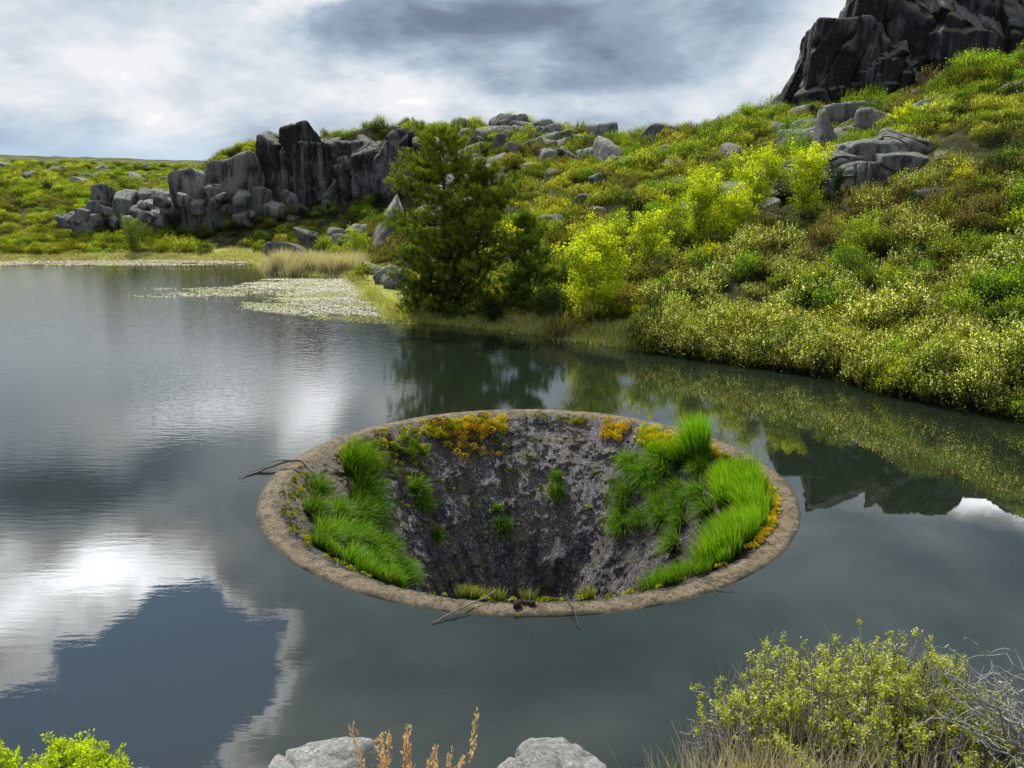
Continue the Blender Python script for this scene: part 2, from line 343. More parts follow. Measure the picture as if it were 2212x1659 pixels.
tanm=t.m('MULTIPLY',t.ss(sP.outputs[0],-4.9,-5.7),t.ss(sP.outputs[1],19.5,21))
wall=t.mix(t.m('MULTIPLY',tanm,.8),wall,t.ramp(t.noise(t.mp(U,(3.2,.4,1)),1.5,5,.7),[(.35,(.06,.045,.025)),(.5,(.22,.165,.09)),(.65,(.36,.28,.17))]))
rim=t.ramp(t.noise(P,2.2,8,.80),[(.37,(.06,.042,.022)),(.46,(.18,.125,.065)),(.54,(.34,.25,.145)),(.64,(.20,.165,.115))])
rim=t.mix(t.ss(ff,.56,.62),rim,(.50,.43,.33))
rim=t.mix(t.ss(ff,.46,.39),rim,(.030,.024,.014))
rim=t.mix(t.m('MULTIPLY',t.ss(md,.55,.65),t.ss(fn,.45,.55)),rim,(.13,.12,.02))
ed=t.ss(t.m('ADD',su.outputs[1],t.m('MULTIPLY',t.m('SUBTRACT',fn,.5),.8)),4.04,4.18,1.0,0.0)
rim=t.mix(t.m('MULTIPLY',ed,.8),rim,(.045,.040,.024))
topm=t.ss(t.m('ADD',su.outputs[1],t.m('MULTIPLY',t.m('SUBTRACT',md,.5),1.4)),4.42,4.80)
col=t.mix(topm,rim,wall)
b=t.n('ShaderNodeBump');b.inputs['Distance'].default_value=.10;t.l(t.m('ADD',fn,t.m('MULTIPLY',ff,.6)),b.inputs['Height'])
pb=t.n('ShaderNodeBsdfPrincipled');t.l(col,pb.inputs[0]);t.l(t.ss(topm,0,1,.75,.38),pb.inputs['Roughness']);t.l(b.outputs[0],pb.inputs['Normal'])
o=t.n('ShaderNodeOutputMaterial');t.l(pb.outputs[0],o.inputs[0])
mb=MB();mb.add(v,np.stack([i[:-1,:-1],i[:-1,1:],i[1:,1:],i[1:,:-1]],-1)[:,:,::-1].reshape(-1,4),(1,1,1))
UVc=np.stack([A*7,arc[J]],-1).reshape(-1,2)
mb.build('bell_mouth_spillway',m,True,uv=UVc)
# funnel grass
M_grass=foliage('grass_blades',.5,0,0,spec=.3,rough=.45,gain=1.08)
mb=MB()
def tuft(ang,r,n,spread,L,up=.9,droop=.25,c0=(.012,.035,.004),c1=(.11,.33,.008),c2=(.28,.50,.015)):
    p0,n0=fsurf(np.array([ang]),np.array([r]))
    o_=rdir(n)*R.uniform(0,1,(n,1))**.5*spread;o_=o_-n0*(o_@n0.T)
    b=p0+o_
    rel=b[:,:2]-np.array([CX,CY]);rr=np.minimum(np.hypot(rel[:,0],rel[:,1]),7.1*RS);b[:,2]=fz(rr)+.03
    d=nrm(n0*.7+np.array([0,0,up])+o_/spread*.65+rdir(n)*.32)
    k=R.uniform(.6,1.2,(n,1))*R.uniform(.7,1.2);mixc=np.clip(R.normal(.5,.3,(n,1)),0,1)
    cc=(np.array(c1)*(1-mixc)+np.array(c2)*mixc)*k
    dead=R.random(n)<.06;cc[dead]=(.45,.38,.18)
    blades(mb,b,d,L*R.uniform(.55,1.15,n),R.uniform(.014,.024,n),droop*R.uniform(.5,1.6,n),np.array(c0),cc)
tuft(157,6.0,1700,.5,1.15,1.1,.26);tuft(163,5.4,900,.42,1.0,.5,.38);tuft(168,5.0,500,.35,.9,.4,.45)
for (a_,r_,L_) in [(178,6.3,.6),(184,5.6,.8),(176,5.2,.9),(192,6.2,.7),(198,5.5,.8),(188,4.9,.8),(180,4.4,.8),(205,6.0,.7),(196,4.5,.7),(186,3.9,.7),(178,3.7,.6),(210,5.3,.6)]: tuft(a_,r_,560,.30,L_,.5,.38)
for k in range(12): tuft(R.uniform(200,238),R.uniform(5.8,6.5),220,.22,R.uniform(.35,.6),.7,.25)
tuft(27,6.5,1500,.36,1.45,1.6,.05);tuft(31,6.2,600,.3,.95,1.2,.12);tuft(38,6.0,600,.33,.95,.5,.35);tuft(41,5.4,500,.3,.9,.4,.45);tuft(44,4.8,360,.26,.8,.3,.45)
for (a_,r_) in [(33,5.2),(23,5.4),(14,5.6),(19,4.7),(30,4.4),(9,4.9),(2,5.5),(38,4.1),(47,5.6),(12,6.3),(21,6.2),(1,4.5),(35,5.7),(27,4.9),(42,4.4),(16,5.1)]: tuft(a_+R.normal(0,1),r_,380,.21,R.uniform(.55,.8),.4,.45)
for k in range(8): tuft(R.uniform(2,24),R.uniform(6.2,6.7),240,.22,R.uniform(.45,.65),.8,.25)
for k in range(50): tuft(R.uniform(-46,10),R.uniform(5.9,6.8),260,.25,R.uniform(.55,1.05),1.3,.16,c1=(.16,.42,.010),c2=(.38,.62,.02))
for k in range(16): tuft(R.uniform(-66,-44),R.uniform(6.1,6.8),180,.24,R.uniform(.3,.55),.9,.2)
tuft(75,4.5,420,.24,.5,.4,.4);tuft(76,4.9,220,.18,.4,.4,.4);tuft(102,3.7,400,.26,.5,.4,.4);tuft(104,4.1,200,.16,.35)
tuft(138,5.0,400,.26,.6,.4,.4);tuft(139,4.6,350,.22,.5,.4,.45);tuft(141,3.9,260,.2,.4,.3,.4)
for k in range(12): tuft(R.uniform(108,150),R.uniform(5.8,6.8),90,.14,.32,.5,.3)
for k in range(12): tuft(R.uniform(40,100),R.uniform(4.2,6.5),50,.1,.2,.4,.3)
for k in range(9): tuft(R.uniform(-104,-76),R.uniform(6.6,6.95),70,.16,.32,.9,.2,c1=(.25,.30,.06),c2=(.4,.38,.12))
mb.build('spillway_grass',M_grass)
# moss
M_moss=foliage('moss',.2,0,0)
mb=MB()
def moss(a0,a1,r0,r1,cnt,cols,sz=(.08,.22)):
    for k in range(cnt):
        ang=R.uniform(a0,a1);r=R.uniform(r0,r1);s=R.uniform(*sz);p,n=fsurf(np.array([ang]),np.array([r]))
        N=int(80*s/.13)
        d=rdir(N);d=np.where((d@n.T)<-.15,-d,d);p2=p+d*s*np.array([1,1,.75])+n*.05
        cb=np.array(cols[R.integers(len(cols))])*R.uniform(.6,1.15,(N,1))
        leaves(mb,p2-d*.02,nrm(d+rdir(N)*.7),R.uniform(.03,.07,N),R.uniform(.03,.05,N),cb)
Yc=[(.88,.70,.015),(.80,.62,.015),(.62,.60,.02),(.78,.46,.02)];Gc=[(.40,.44,.02),(.24,.30,.02),(.55,.52,.03)];Bc=[(.13,.10,.03),(.22,.17,.04)]
moss(96,124,6.35,7.0,120,Yc+Yc+Bc,(.08,.21));moss(99,118,5.6,6.4,44,[(.6,.36,.03),(.72,.52,.02)]+Bc,(.06,.18))
moss(66,95,6.75,7.0,34,Gc+Bc,(.05,.12));moss(56,64,6.35,7.0,40,Yc,(.06,.18))
moss(126,158,6.1,7.0,110,Gc+Yc[:2]+Bc,(.05,.17));moss(124,150,5.3,6.3,44,Gc+Bc,(.04,.12))
moss(24,52,6.3,7.02,150,[(.72,.74,.02),(.54,.62,.02)]+Yc[:1],(.05,.19));moss(-40,4,6.78,7.08,130,Yc,(.05,.13));moss(0,26,6.6,7.02,60,Gc+Yc,(.05,.15))
moss(165,240,6.6,7.05,60,Gc+Bc,(.04,.11));moss(0,360,4,6.9,240,Bc+Gc[1:2]+Gc[:1],(.03,.08));moss(-100,-50,6.6,7.0,34,Gc+Bc,(.04,.1))
mb.build('spillway_moss',M_moss)
# ------------------------------------------------------------------ ROCKS
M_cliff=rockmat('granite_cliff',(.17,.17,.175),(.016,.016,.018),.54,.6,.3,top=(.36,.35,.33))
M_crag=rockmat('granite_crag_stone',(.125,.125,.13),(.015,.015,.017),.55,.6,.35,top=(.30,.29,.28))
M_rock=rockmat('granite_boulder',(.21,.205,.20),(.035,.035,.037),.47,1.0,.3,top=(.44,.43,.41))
def col_block(mb,x,y,w,d,ztop,zbot,seed,n=44,rot=0,tilt=0,ledge=.5,p=30):
    rock(mb,(x,y,(ztop+zbot)/2),(w,d,ztop-zbot),seed,n,p,rot,.04,tilt,.14,8,ledge)
mb=MB()
tops=[(-37.2,17.0,6.4),(-33.6,17.2,5.0),(-30.0,16.6,5.4),(-26.5,17.0,5.6),(-22.4,16.6,5.8),(-18.6,17.2,5.6),(-15,16.8,5.8),(-11.5,17.0,5.6)]
for k,(x,zt,w_) in enumerate(tops):
    col_block(mb,x,131+R.uniform(-1,1),w_+1.8,9,zt,0,100+k,44,R.uniform(-.15,.15))
    col_block(mb,x+R.uniform(-1,1),128+R.uniform(-.8,.8),w_*1.0,5,zt-R.uniform(.8,2.4),0,130+k,44,R.uniform(-.2,.2))
    col_block(mb,x+R.uniform(-2,2),125.6+R.uniform(-.8,.8),w_*.55,3.5,7.5+R.uniform(-1,2.5),0,160+k,20,R.uniform(-.4,.4),0,.2)
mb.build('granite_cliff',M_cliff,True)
mb=MB()
lefts=[(-42,14.8,5,5),(-43.8,12,4.5,4),(-47,13.6,4.2,3),(-50,12.0,3.6,3),(-46.5,10,5,4),(-52,11,5,3),(-55.5,9.3,4.5,3.5),(-59,9.2,4,3.5),(-57,7.4,5,3),(-62,8.4,3.6,3),(-65.5,9.2,3.2,3),(-66,7,4,3),(-41,9,5,4),(-38,8,4,3),(-50,7,5,3),(-45,6.5,4,3),(-60.5,6.6,4,2.5)]
for k,(x,zt,w_,d_) in enumerate(lefts):
    col_block(mb,x,127+R.uniform(-2.5,2.5),w_*1.15,d_*1.2,zt,zt-max(5.5,w_*1.5),200+k,20,R.uniform(-.6,.6),R.uniform(-.2,.2),.25,16)
for k in range(80):
    x=R.uniform(-70,-34);zt=np.interp(x,[-68,-55,-45,-36],[6,8,10,7])*R.uniform(.6,1);s=R.uniform(1,2.4)
    rock(mb,(x,126+R.uniform(-5,3),zt-s*.4),(s*R.uniform(1,1.6),s,s*R.uniform(.8,1.3)),300+k,12,14,R.uniform(0,3),.07,R.uniform(-.3,.3),.3)
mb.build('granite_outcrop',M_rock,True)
mb=MB()
big=[(38.0,100,8,9,22.5,11,.05),(40.5,101,11,10,29.0,11,0.10),(44.5,98,8,8,26.0,12,.05),(48,101,14,11,32.0,12,.04),(57,101,14,11,33,13,0),(66,100,12,11,34,14,0),(52.5,96.5,10,6,30,12,.04),(60.5,96.5,10,6,31,14,0),(36.5,103,7,6,25.0,12,.3)]
for k,(x,y,w_,d_,zt,zb,tl) in enumerate(big): col_block(mb,x,y,w_*1.1,d_,zt,zb,700+k,64,R.uniform(-.2,.2),tl,.7,44)
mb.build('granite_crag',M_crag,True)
mb=MB()
for k,(x,y,w_,d_,zt,zb) in enumerate([(49.0,80,4.5,6,20.0,11),(52.5,81,7,7,24.5,12),(60,82,9,7,26,13)]): col_block(mb,x,y,w_*1.1,d_,zt,zb,450+k,64,R.uniform(-.3,.3),.12,.6,44)
mb.build('granite_crag',M_crag,True)
mb=MB()
for k,(x,w_,h_) in enumerate([(19.8,4.0,.7),(22.8,5.0,1.3),(26.0,5.2,1.9),(29.4,4.8,1.9),(31.6,3.6,1.4),(27.6,3.8,.9),(24.0,3.4,.7),(30.4,3,.8)]):
    y=65+(.6 if k<5 else -1.8);g=float(H(x,y));rock(mb,(x,y,g+.45+h_*.12),(w_*1.25,4,h_*1.9+.6),500+k,44,18,R.uniform(-.3,.3),.06,0,.25,9,.3)
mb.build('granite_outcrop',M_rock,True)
mb=MB();g=float(H(14.4,128));rock(mb,(14.2,128,g+1.5),(5.2,4,3.2),520,44,8,.2,.05);mb.build('granite_boulder',M_rock,True)
mb=MB()
for k in range(190):
    az_=R.uniform(-34,38);s_=float(shore(az_));d_=R.uniform(s_+14,s_+95);x=d_*math.sin(math.radians(az_));y=d_*math.cos(math.radians(az_))
    if az_>0 and d_<s_+20: continue
    if az_<-8 and d_>118-(az_<-18)*-8: continue
    s=R.uniform(.8,1.8)*(1+ (d_>100)*.6);g=float(H(x,y));rock(mb,(x,y,g+s*.32),(s*R.uniform(1.2,2.4),s*R.uniform(1,1.6),s*R.uniform(.9,1.3)),600+k,12,14,R.uniform(0,3),.07,R.uniform(-.2,.2),.35)
for k in range(55):
    x=R.uniform(-12,8);y=R.uniform(108,134);s=R.uniform(1,2.6);g=float(H(x,y));rock(mb,(x,y,g+s*.3),(s*1.9,s*1.2,s*1.2),900+k,12,16,R.uniform(0,3),.07,R.uniform(-.3,.3),.35)
for k in range(22):
    x=R.uniform(28,40);y=R.uniform(76,88);s=R.uniform(1.0,2.4);g=float(H(x,y));rock(mb,(x,y,g+s*.4),(s*2.2,s*1.2,s*1.1),990+k,12,16,R.uniform(0,3),.07,.2,.35)
for k in range(60):
    x=R.uniform(-260,-70);y=R.uniform(190,420);s=R.uniform(1.5,4.5);g=float(H(x,y));rock(mb,(x,y,g+s*.2),(s*2,s*1.2,s*.9),1300+k,12,14,R.uniform(0,3),.07,.2,.35)
mb.build('hillside_rocks',M_rock,True)
# ------------------------------------------------------------------ SHRUB PROTOTYPES
M_heath=foliage('heather_foliage',.48,.7,.6,gain=1.22)
def shrub(mb,nm,ns,cd,cm,ct,ln=.34,lf=.066,k=6,tipfrac=.5,upw=1.0,msz=.5):
    for j_ in range(nm):
        a_=R.uniform(0,2*PI);rr_=R.random()**.6*.62;mc=np.array([math.cos(a_)*rr_,math.sin(a_)*rr_,R.uniform(.2,.5)*(1.25-rr_)*1.5]);ms=msz*R.uniform(.7,1.25)
        gl=R.uniform(.7,1.25)
        d=rdir(ns);d[:,2]=np.where(d[:,2]<-.3,-d[:,2],d[:,2]);rad=R.uniform(.5,1,ns)**.5
        p=mc+d*ms*np.array([1,1,1.1])*rad[:,None]
        sd=nrm(d*.5+np.array([0,0,upw])+rdir(ns)*.25);tip=R.random(ns)<tipfrac
        ll=ln*R.uniform(.5,1.5,ns)[:,None]
        for j in range(k):
            q=j/(k-1);c=p+sd*ll*(q-.5)+rdir(ns)*.016;ld=nrm(sd*.9+rdir(ns)*.75)
            cc=np.tile(np.array(cd)*(1-q)+np.array(cm)*q,(ns,1))
            if q>.7: cc[tip]=np.array(ct)
            cc=cc*R.uniform(.65,1.3,(ns,1))*gl*np.clip(.05+.62*(c[:,2:3]/.75)+.35*rad[:,None]*(d[:,2:3]*.5+.5),.10,1.15)  # inner and lower leaves coloured darker, shade painted into the bush
            keep=c[:,2]>-.15
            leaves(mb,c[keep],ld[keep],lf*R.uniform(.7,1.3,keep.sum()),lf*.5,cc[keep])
def coll(name,objs):
    c=bpy.data.collections.new(name)
    for o in objs: c.objects.link(o)
    return c
protos=[]
specs=[ # cream tipped heather x2, olive, brown, bright broom, dark juniper, yellow gorse
 ((.025,.035,.008),(.22,.25,.02),(.70,.69,.42),.40),
 ((.03,.035,.008),(.25,.27,.02),(.56,.55,.16),.28),
 ((.025,.035,.008),(.18,.20,.02),(.36,.37,.03),.35),
 ((.035,.03,.012),(.15,.13,.04),(.27,.24,.09),.4),
 ((.02,.045,.01),(.16,.26,.02),(.33,.46,.03),.5),
 ((.010,.022,.008),(.04,.07,.015),(.09,.14,.02),.4),
 ((.05,.06,.01),(.42,.48,.015),(.76,.78,.02),.5)]
for k,(cd,cm,ct,tf) in enumerate(specs):
    mb=MB();shrub(mb,6,72,cd,cm,ct,tipfrac=tf,ln=.34 if k!=4 else .44)
    protos.append(mb.build('shrub_%02d'%k,M_heath,link=False))
PC=coll('shrub_variants',protos)
def scatter(name,pts,rotz,scl,kind,col):
    me=bpy.data.meshes.new(name);me.vertices.add(len(pts));me.vertices.foreach_set('co',pts.astype(np.float32).ravel())
    a=me.attributes.new('rot','FLOAT_VECTOR','POINT');a.data.foreach_set('vector',rotz.astype(np.float32).ravel())
    a=me.attributes.new('scl','FLOAT_VECTOR','POINT');a.data.foreach_set('vector',scl.astype(np.float32).ravel())
    a=me.attributes.new('kind','INT','POINT');a.data.foreach_set('value',kind.astype(np.int32))
    ob=bpy.data.objects.new(name,me);sc.collection.objects.link(ob)
    ng=bpy.data.node_groups.new(name+'_nodes','GeometryNodeTree')
    ng.interface.new_socket('Geometry',in_out='INPUT',socket_type='NodeSocketGeometry');ng.interface.new_socket('Geometry',in_out='OUTPUT',socket_type='NodeSocketGeometry')
    N=ng.nodes;gi=N.new('NodeGroupInput');go=N.new('NodeGroupOutput');ip=N.new('GeometryNodeInstanceOnPoints');ci=N.new('GeometryNodeCollectionInfo')
    ci.inputs['Collection'].default_value=col;ci.inputs['Separate Children'].default_value=True;ci.inputs['Reset Children'].default_value=True
    def na(n_,ty):
        x=N.new('GeometryNodeInputNamedAttribute');x.data_type=ty;x.inputs['Name'].default_value=n_;return x.outputs['Attribute']
    Lk=ng.links.new
    Lk(gi.outputs[0],ip.inputs['Points']);Lk(ci.outputs[0],ip.inputs['Instance']);ip.inputs['Pick Instance'].default_value=True
    Lk(na('kind','INT'),ip.inputs['Instance Index']);Lk(na('rot','FLOAT_VECTOR'),ip.inputs['Rotation']);Lk(na('scl','FLOAT_VECTOR'),ip.inputs['Scale'])
    Lk(ip.outputs[0],go.inputs[0]);md=ob.modifiers.new('scatter','NODES');md.node_group=ng;return ob
def sample(n,dmin,dmax,a0=-40,a1=44):
    az_=R.uniform(a0,a1,n);s_=shore(az_);u=R.random(n);d_=s_+dmin+(dmax-dmin)*u
    return d_*np.sin(np.radians(az_)),d_*np.cos(np.radians(az_)),az_,d_-s_
xs=[];ys=[];az2=[];tt=[];sz=[]
for n,a,b_,s0,s1 in [(1300,.8,25,.7,2.0),(1900,22,60,.7,2.2),(2800,50,110,.8,2.6)]:
    x,y,z_,t_=sample(n,a,b_);xs.append(x);ys.append(y);az2.append(z_);tt.append(t_);sz.append(s0+(s1-s0)*R.random(n)**1.3)
x,y,z_,t_=sample(2600,110,420,-42,-16);xs.append(x);ys.append(y);az2.append(z_);tt.append(t_);sz.append(R.uniform(1.2,3.4,2600))
x,y,z_,t_=sample(330,-.4,2.2,9.5,44);xs.append(x);ys.append(y);az2.append(z_);tt.append(t_+99);sz.append(R.uniform(.7,1.5,330))
x=np.concatenate(xs);y=np.concatenate(ys);a2=np.concatenate(az2);tt=np.concatenate(tt);sz=np.concatenate(sz)
edge=(tt>98)&(tt<102);tt=np.where(edge,tt-99,tt)
g=H(x,y);keep=(g>.30)|(edge&(g>-.7))
g=np.maximum(g,.05)
clear=fbm(x*.09,y*.09,0,3,77)
keep&=~((clear>.60)&(tt>12)&(R.random(len(x))<.6))
mead=(a2<-7.5)&(a2>-21)&(tt<16);keep&=~(mead&(R.random(len(x))<.93))
keep&=~((a2<9.5)&(tt<3.0)&(R.random(len(x))<.9))
keep&=~((x>17.5)&(x<34)&(y>56.5)&(y<64)&((sz>1.1)|(R.random(len(x))<.5)))
x,y,a2,tt,sz,g=[q[keep] for q in (x,y,a2,tt,sz,g)]
n=len(x);zone=fbm(x*.06,y*.06,0,3,31)+R.normal(0,.07,n);u=R.random(n)
kind=np.full(n,2)
kind[zone>.52]=1;kind[zone<.40]=3
kind[(u<.12)]=4;kind[(u>.12)&(u<.23)]=5;kind[(u>.23)&(u<.28)]=6
zone2=fbm(x*.08+40,y*.08,0,3,55);kind[(zone2>.59)&(R.random(n)<.6)]=4
cr_=(a2>9)&(tt<28)&(R.random(n)<.66-.02*tt);kind[cr_]=0
lm=(a2<-8)&(tt<25)&(u>.2);kind[lm]=np.where(R.random(lm.sum())<.6,2,1)
hgt=R.uniform(.7,1.25,n)
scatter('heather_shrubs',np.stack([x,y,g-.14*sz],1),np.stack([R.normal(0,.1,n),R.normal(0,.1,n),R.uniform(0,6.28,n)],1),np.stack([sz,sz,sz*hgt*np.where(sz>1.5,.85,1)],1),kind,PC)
# ------------------------------------------------------------------ TREES
m,t=newmat('bark');at=t.n('ShaderNodeAttribute',attribute_name='Col');pb=t.n('ShaderNodeBsdfPrincipled')
t.l(t.mix(t.m('MULTIPLY',t.noise(t.n('ShaderNodeNewGeometry').outputs['Position'],14,4),.7),at.outputs['Color'],(.05,.04,.03)),pb.inputs[0]);pb.inputs['Roughness'].default_value=.9
o=t.n('ShaderNodeOutputMaterial');t.l(pb.outputs[0],o.inputs[0]);M_bark=m
M_pine=foliage('pine_needles',.3,0,.2,spec=.2);M_birch=foliage('birch_leaves',.55,0,.2,gain=1.12)
def empty(name,loc):
    e_=bpy.data.objects.new(name,None);e_.location=loc;sc.collection.objects.link(e_);return e_
def child(o,p): o.parent=p
def pine(name,loc,Ht,Wd,seed,n_l=95,tops=((0,0,1.0),),cd=(.010,.022,.008),cl=(.28,.36,.02),needle=.22):
    global R;R0=R;R=np.random.default_rng(seed)
    e_=empty(name,loc);tr=MB();nd=MB()
    for (tx,ty,th_) in tops:
        hh=Ht*th_;zs=np.linspace(-.5,hh,9);P=np.stack([tx*sm(0,.7,zs/hh)+.15*np.sin(zs),ty*sm(0,.7,zs/hh)+.1*np.cos(zs*1.3),zs],1)
        tube(tr,P,np.linspace(.22,.03,9)*Ht/12+.01,(.09,.06,.04),7)
        nl=int(n_l*th_)
        for i_ in range(nl):
            q=R.random()**.85*.97+.02;z0=hh*q;ctr=np.array([np.interp(z0,zs,P[:,0]),np.interp(z0,zs,P[:,1]),z0])
            prof=np.interp(q,[0,.12,.35,.6,.8,.93,1],[.75,.95,1.,.88,.66,.40,.1])*Wd*.5
            Ln=prof*R.uniform(.45,1.3)+.15;a_=R.uniform(0,2*PI);dv=np.array([math.cos(a_),math.sin(a_),R.uniform(.0,.5)+.5*q**3])
            ss_=np.linspace(0,1,6);pp=ctr+ss_[:,None]*dv*Ln+np.stack([0*ss_,0*ss_,-.10*Ln*np.sin(ss_*PI)],1)+np.cumsum(R.normal(0,.05*Ln*.4,(6,3)),0)*ss_[:,None]
            tube(tr,pp,np.linspace(.05,.01,6)*(.5+.5*(1-q)),(.08,.055,.04),4)
            nc=int(9+Ln*8);f_=R.uniform(.35,1.04,nc);c=np.stack([np.interp(f_,ss_,pp[:,k]) for k in range(3)],1)
            c+=R.normal(0,1,(nc,3))*np.array([1,1,.5])*(.08+.12*Ln*(1-.5*f_))[:,None]
            out=nrm(dv*.5+np.array([0,0,.8])+rdir(nc)*.5)
            lit=np.clip(R.normal(.26,.24,nc)+.6*(f_-.5)+.5*(q-.35),0,1)  # lit tips and crown painted into the needle colour
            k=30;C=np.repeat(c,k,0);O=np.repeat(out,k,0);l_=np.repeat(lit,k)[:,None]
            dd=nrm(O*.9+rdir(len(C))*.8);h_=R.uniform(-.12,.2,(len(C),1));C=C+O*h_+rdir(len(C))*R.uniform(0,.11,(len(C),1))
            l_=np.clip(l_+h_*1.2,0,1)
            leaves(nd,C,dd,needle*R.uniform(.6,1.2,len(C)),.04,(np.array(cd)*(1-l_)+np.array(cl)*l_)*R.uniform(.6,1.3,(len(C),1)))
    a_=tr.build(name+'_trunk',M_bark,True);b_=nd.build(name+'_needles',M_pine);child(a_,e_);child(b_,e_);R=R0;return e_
pine('pine_tree',(-4.6,52.5,.4),11.9,6.9,11,120,((0,0,1.0),(2.9,-.6,.80)),)
pine('pine_tree',(1.0,51.5,.6),6.3,3.4,12,60,((0,0,1.0),),(.02,.04,.01),(.26,.36,.025))
def broad(name,loc,Ht,Wd,seed,nleaf=9000,col=((.22,.28,.012),(.84,.92,.03)),stems=9,lf=.13,dens=.55):
    global R;R0=R;R=np.random.default_rng(seed)
    e_=empty(name,loc);tr=MB();lv=MB();clc=[];
    for s_ in range(stems):
        a_=R.uniform(0,2*PI);lean=R.uniform(.1,.8);tp=np.array([math.cos(a_)*Wd*.5*lean,math.sin(a_)*Wd*.5*lean,Ht*R.uniform(.7,1)*(1-.3*lean**2)])
        s1=np.linspace(0,1,7)[:,None];P=tp*s1+np.sin(s1*PI)*np.array([0,0,.05*Ht])+np.cumsum(R.normal(0,.05,(7,3)),0)
        P[0]=(R.uniform(-.2,.2),R.uniform(-.2,.2),-.4);tube(tr,P,np.linspace(.07,.012,7)*Ht/6,(.25,.22,.18),5)
        for b_ in range(14):
            f_=R.uniform(.1,1.);c=np.array([np.interp(f_,s1[:,0],P[:,k]) for k in range(3)])
            dv=nrm(R.normal(size=3)*np.array([1,1,.7])+np.array([0,0,.4]));Ln=R.uniform(.12,.28)*Wd*(1.2-.6*f_);Q=c+np.linspace(0,1,4)[:,None]*dv*Ln
            tube(tr,Q,np.linspace(.02,.005,4)*Ht/6,(.22,.19,.15),4)
            for q in np.linspace(.35,1.1,4): clc.append(np.r_[c+dv*Ln*q,R.uniform(.55,1.25)])
    clc=np.array(clc);kk=nleaf//len(clc)+1
    C=np.repeat(clc[:,:3],kk,0);br=np.repeat(clc[:,3],kk)[:,None]
    off=rdir(len(C))*R.uniform(0,1,(len(C),1))**.6*Ht*.075*dens*2
    C=C+off
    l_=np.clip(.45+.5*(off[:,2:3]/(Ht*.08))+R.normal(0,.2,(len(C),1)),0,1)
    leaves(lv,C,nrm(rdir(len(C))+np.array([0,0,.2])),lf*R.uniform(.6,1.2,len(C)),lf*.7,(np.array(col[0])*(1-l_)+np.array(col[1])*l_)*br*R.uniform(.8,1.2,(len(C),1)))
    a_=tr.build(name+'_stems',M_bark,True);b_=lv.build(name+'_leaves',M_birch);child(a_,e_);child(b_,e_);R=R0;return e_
def B(name,x,y,*a,**k): return broad(name,(x,y,float(H(x,y))),*a,**k)
mg=((.12,.18,.012),(.50,.60,.025))
B('birch_tree',4.7,46.5,6.4,5.8,21,17000)
B('birch_tree',14.2,60,6.4,5.6,22,11000);B('birch_tree',18.2,61.0,6.6,5.8,23,11000);B('birch_tree',21.8,59,5.4,5.2,24,9000);B('birch_tree',16.3,57.5,4.2,4.2,25,7000)
B('birch_tree',9.6,54,4.6,3.8,26,6500);B('birch_tree',7.4,57,4.6,3.4,27,5500,col=mg);B('birch_tree',11.5,58,4.2,4.2,47,6000,col=mg)
B('willow_shrub',-18.7,92,4.3,5.0,28,5000,col=mg);B('willow_shrub',-51,105,5.2,6.5,29,6000,col=((.06,.11,.01),(.24,.36,.02)))
B('willow_shrub',20.5,46.5,2.6,4.6,30,5500,lf=.1,col=mg);B('willow_shrub',19.5,39.5,2.2,3.0,38,5500,col=mg,lf=.08)
B('willow_shrub',41,55,4.2,5,31,6000);B('willow_shrub',36,74,2.5,5,32,4500)
gn_=((.06,.11,.01),(.28,.42,.03))
B('broom_shrub',19,43.6,2.6,3,33,5000,col=gn_,lf=.08);B('broom_shrub',30,70,2.6,5,39,5000,col=gn_,lf=.1);B('broom_shrub',27,78,2.6,6,40,5000,col=gn_,lf=.1);B('broom_shrub',37,84,2.8,7,50,6000,col=gn_,lf=.12);B('broom_shrub',15,100,2.6,6,51,5000,col=gn_,lf=.12)
B('juniper_shrub',-1.4,49.6,1.9,3.6,34,5000,col=((.012,.025,.01),(.07,.11,.03)),lf=.09)
B('juniper_shrub',-6.8,53,2.2,3.4,35,5000,col=((.012,.028,.008),(.08,.13,.02)),lf=.09)
B('juniper_shrub',24.5,59.5,3.4,1.8,36,4000,col=((.012,.03,.02),(.05,.10,.05)),lf=.09)
B('juniper_shrub',2.2,48.4,2.4,3.2,37,5000,col=((.03,.05,.01),(.10,.16,.02)),lf=.09)
# ------------------------------------------------------------------ shore grasses & reeds
M_reed=foliage('dry_grass',.35,0,0,rough=.7)
def tussocks(name,P,nb,L,W,cols,spread,droop=.2,wid=.03):
    mb=MB()
    for (x,y) in P:
        n=nb;b=np.stack([x+R.normal(0,spread,n),y+R.normal(0,spread,n),np.zeros(n)],1);b[:,2]=np.maximum(H(b[:,0],b[:,1]),-.05)
        d=nrm(np.array([0,0,1.2])+rdir(n)*.6);cb=np.array(cols)[R.integers(len(cols),size=n)]*R.uniform(.75,1.2,(n,1))
        blades(mb,b,d,L*R.uniform(.5,1.2)*R.uniform(.6,1.2,n),wid,droop*R.uniform(.3,1.6,n),cb*.6,cb,3)
    return mb.build(name,M_reed)
straw=[(.70,.62,.48),(.60,.52,.38),(.46,.42,.24),(.80,.73,.60)];yg=[(.52,.56,.07),(.36,.46,.05),(.66,.60,.20)]
P=[(R.uniform(-27,-16.5),R.uniform(80.5,87)) for k in range(60)];P=[p for p in P if H(*p)>.0]
tussocks('reed_bed',P,300,2.1,1,straw,.45,.18,.05)
P=[]
for k in range(460):
    a_=R.uniform(-11.8,10.5);s_=float(shore(a_))+R.uniform(-.8,3.4);P.append((s_*math.sin(math.radians(a_)),s_*math.cos(math.radians(a_))))
P=[p for p in P if H(*p)>-.1]
tussocks('shore_grass',P,70,.5,1,yg+straw[:1],.4,.3,.035)
P=[]
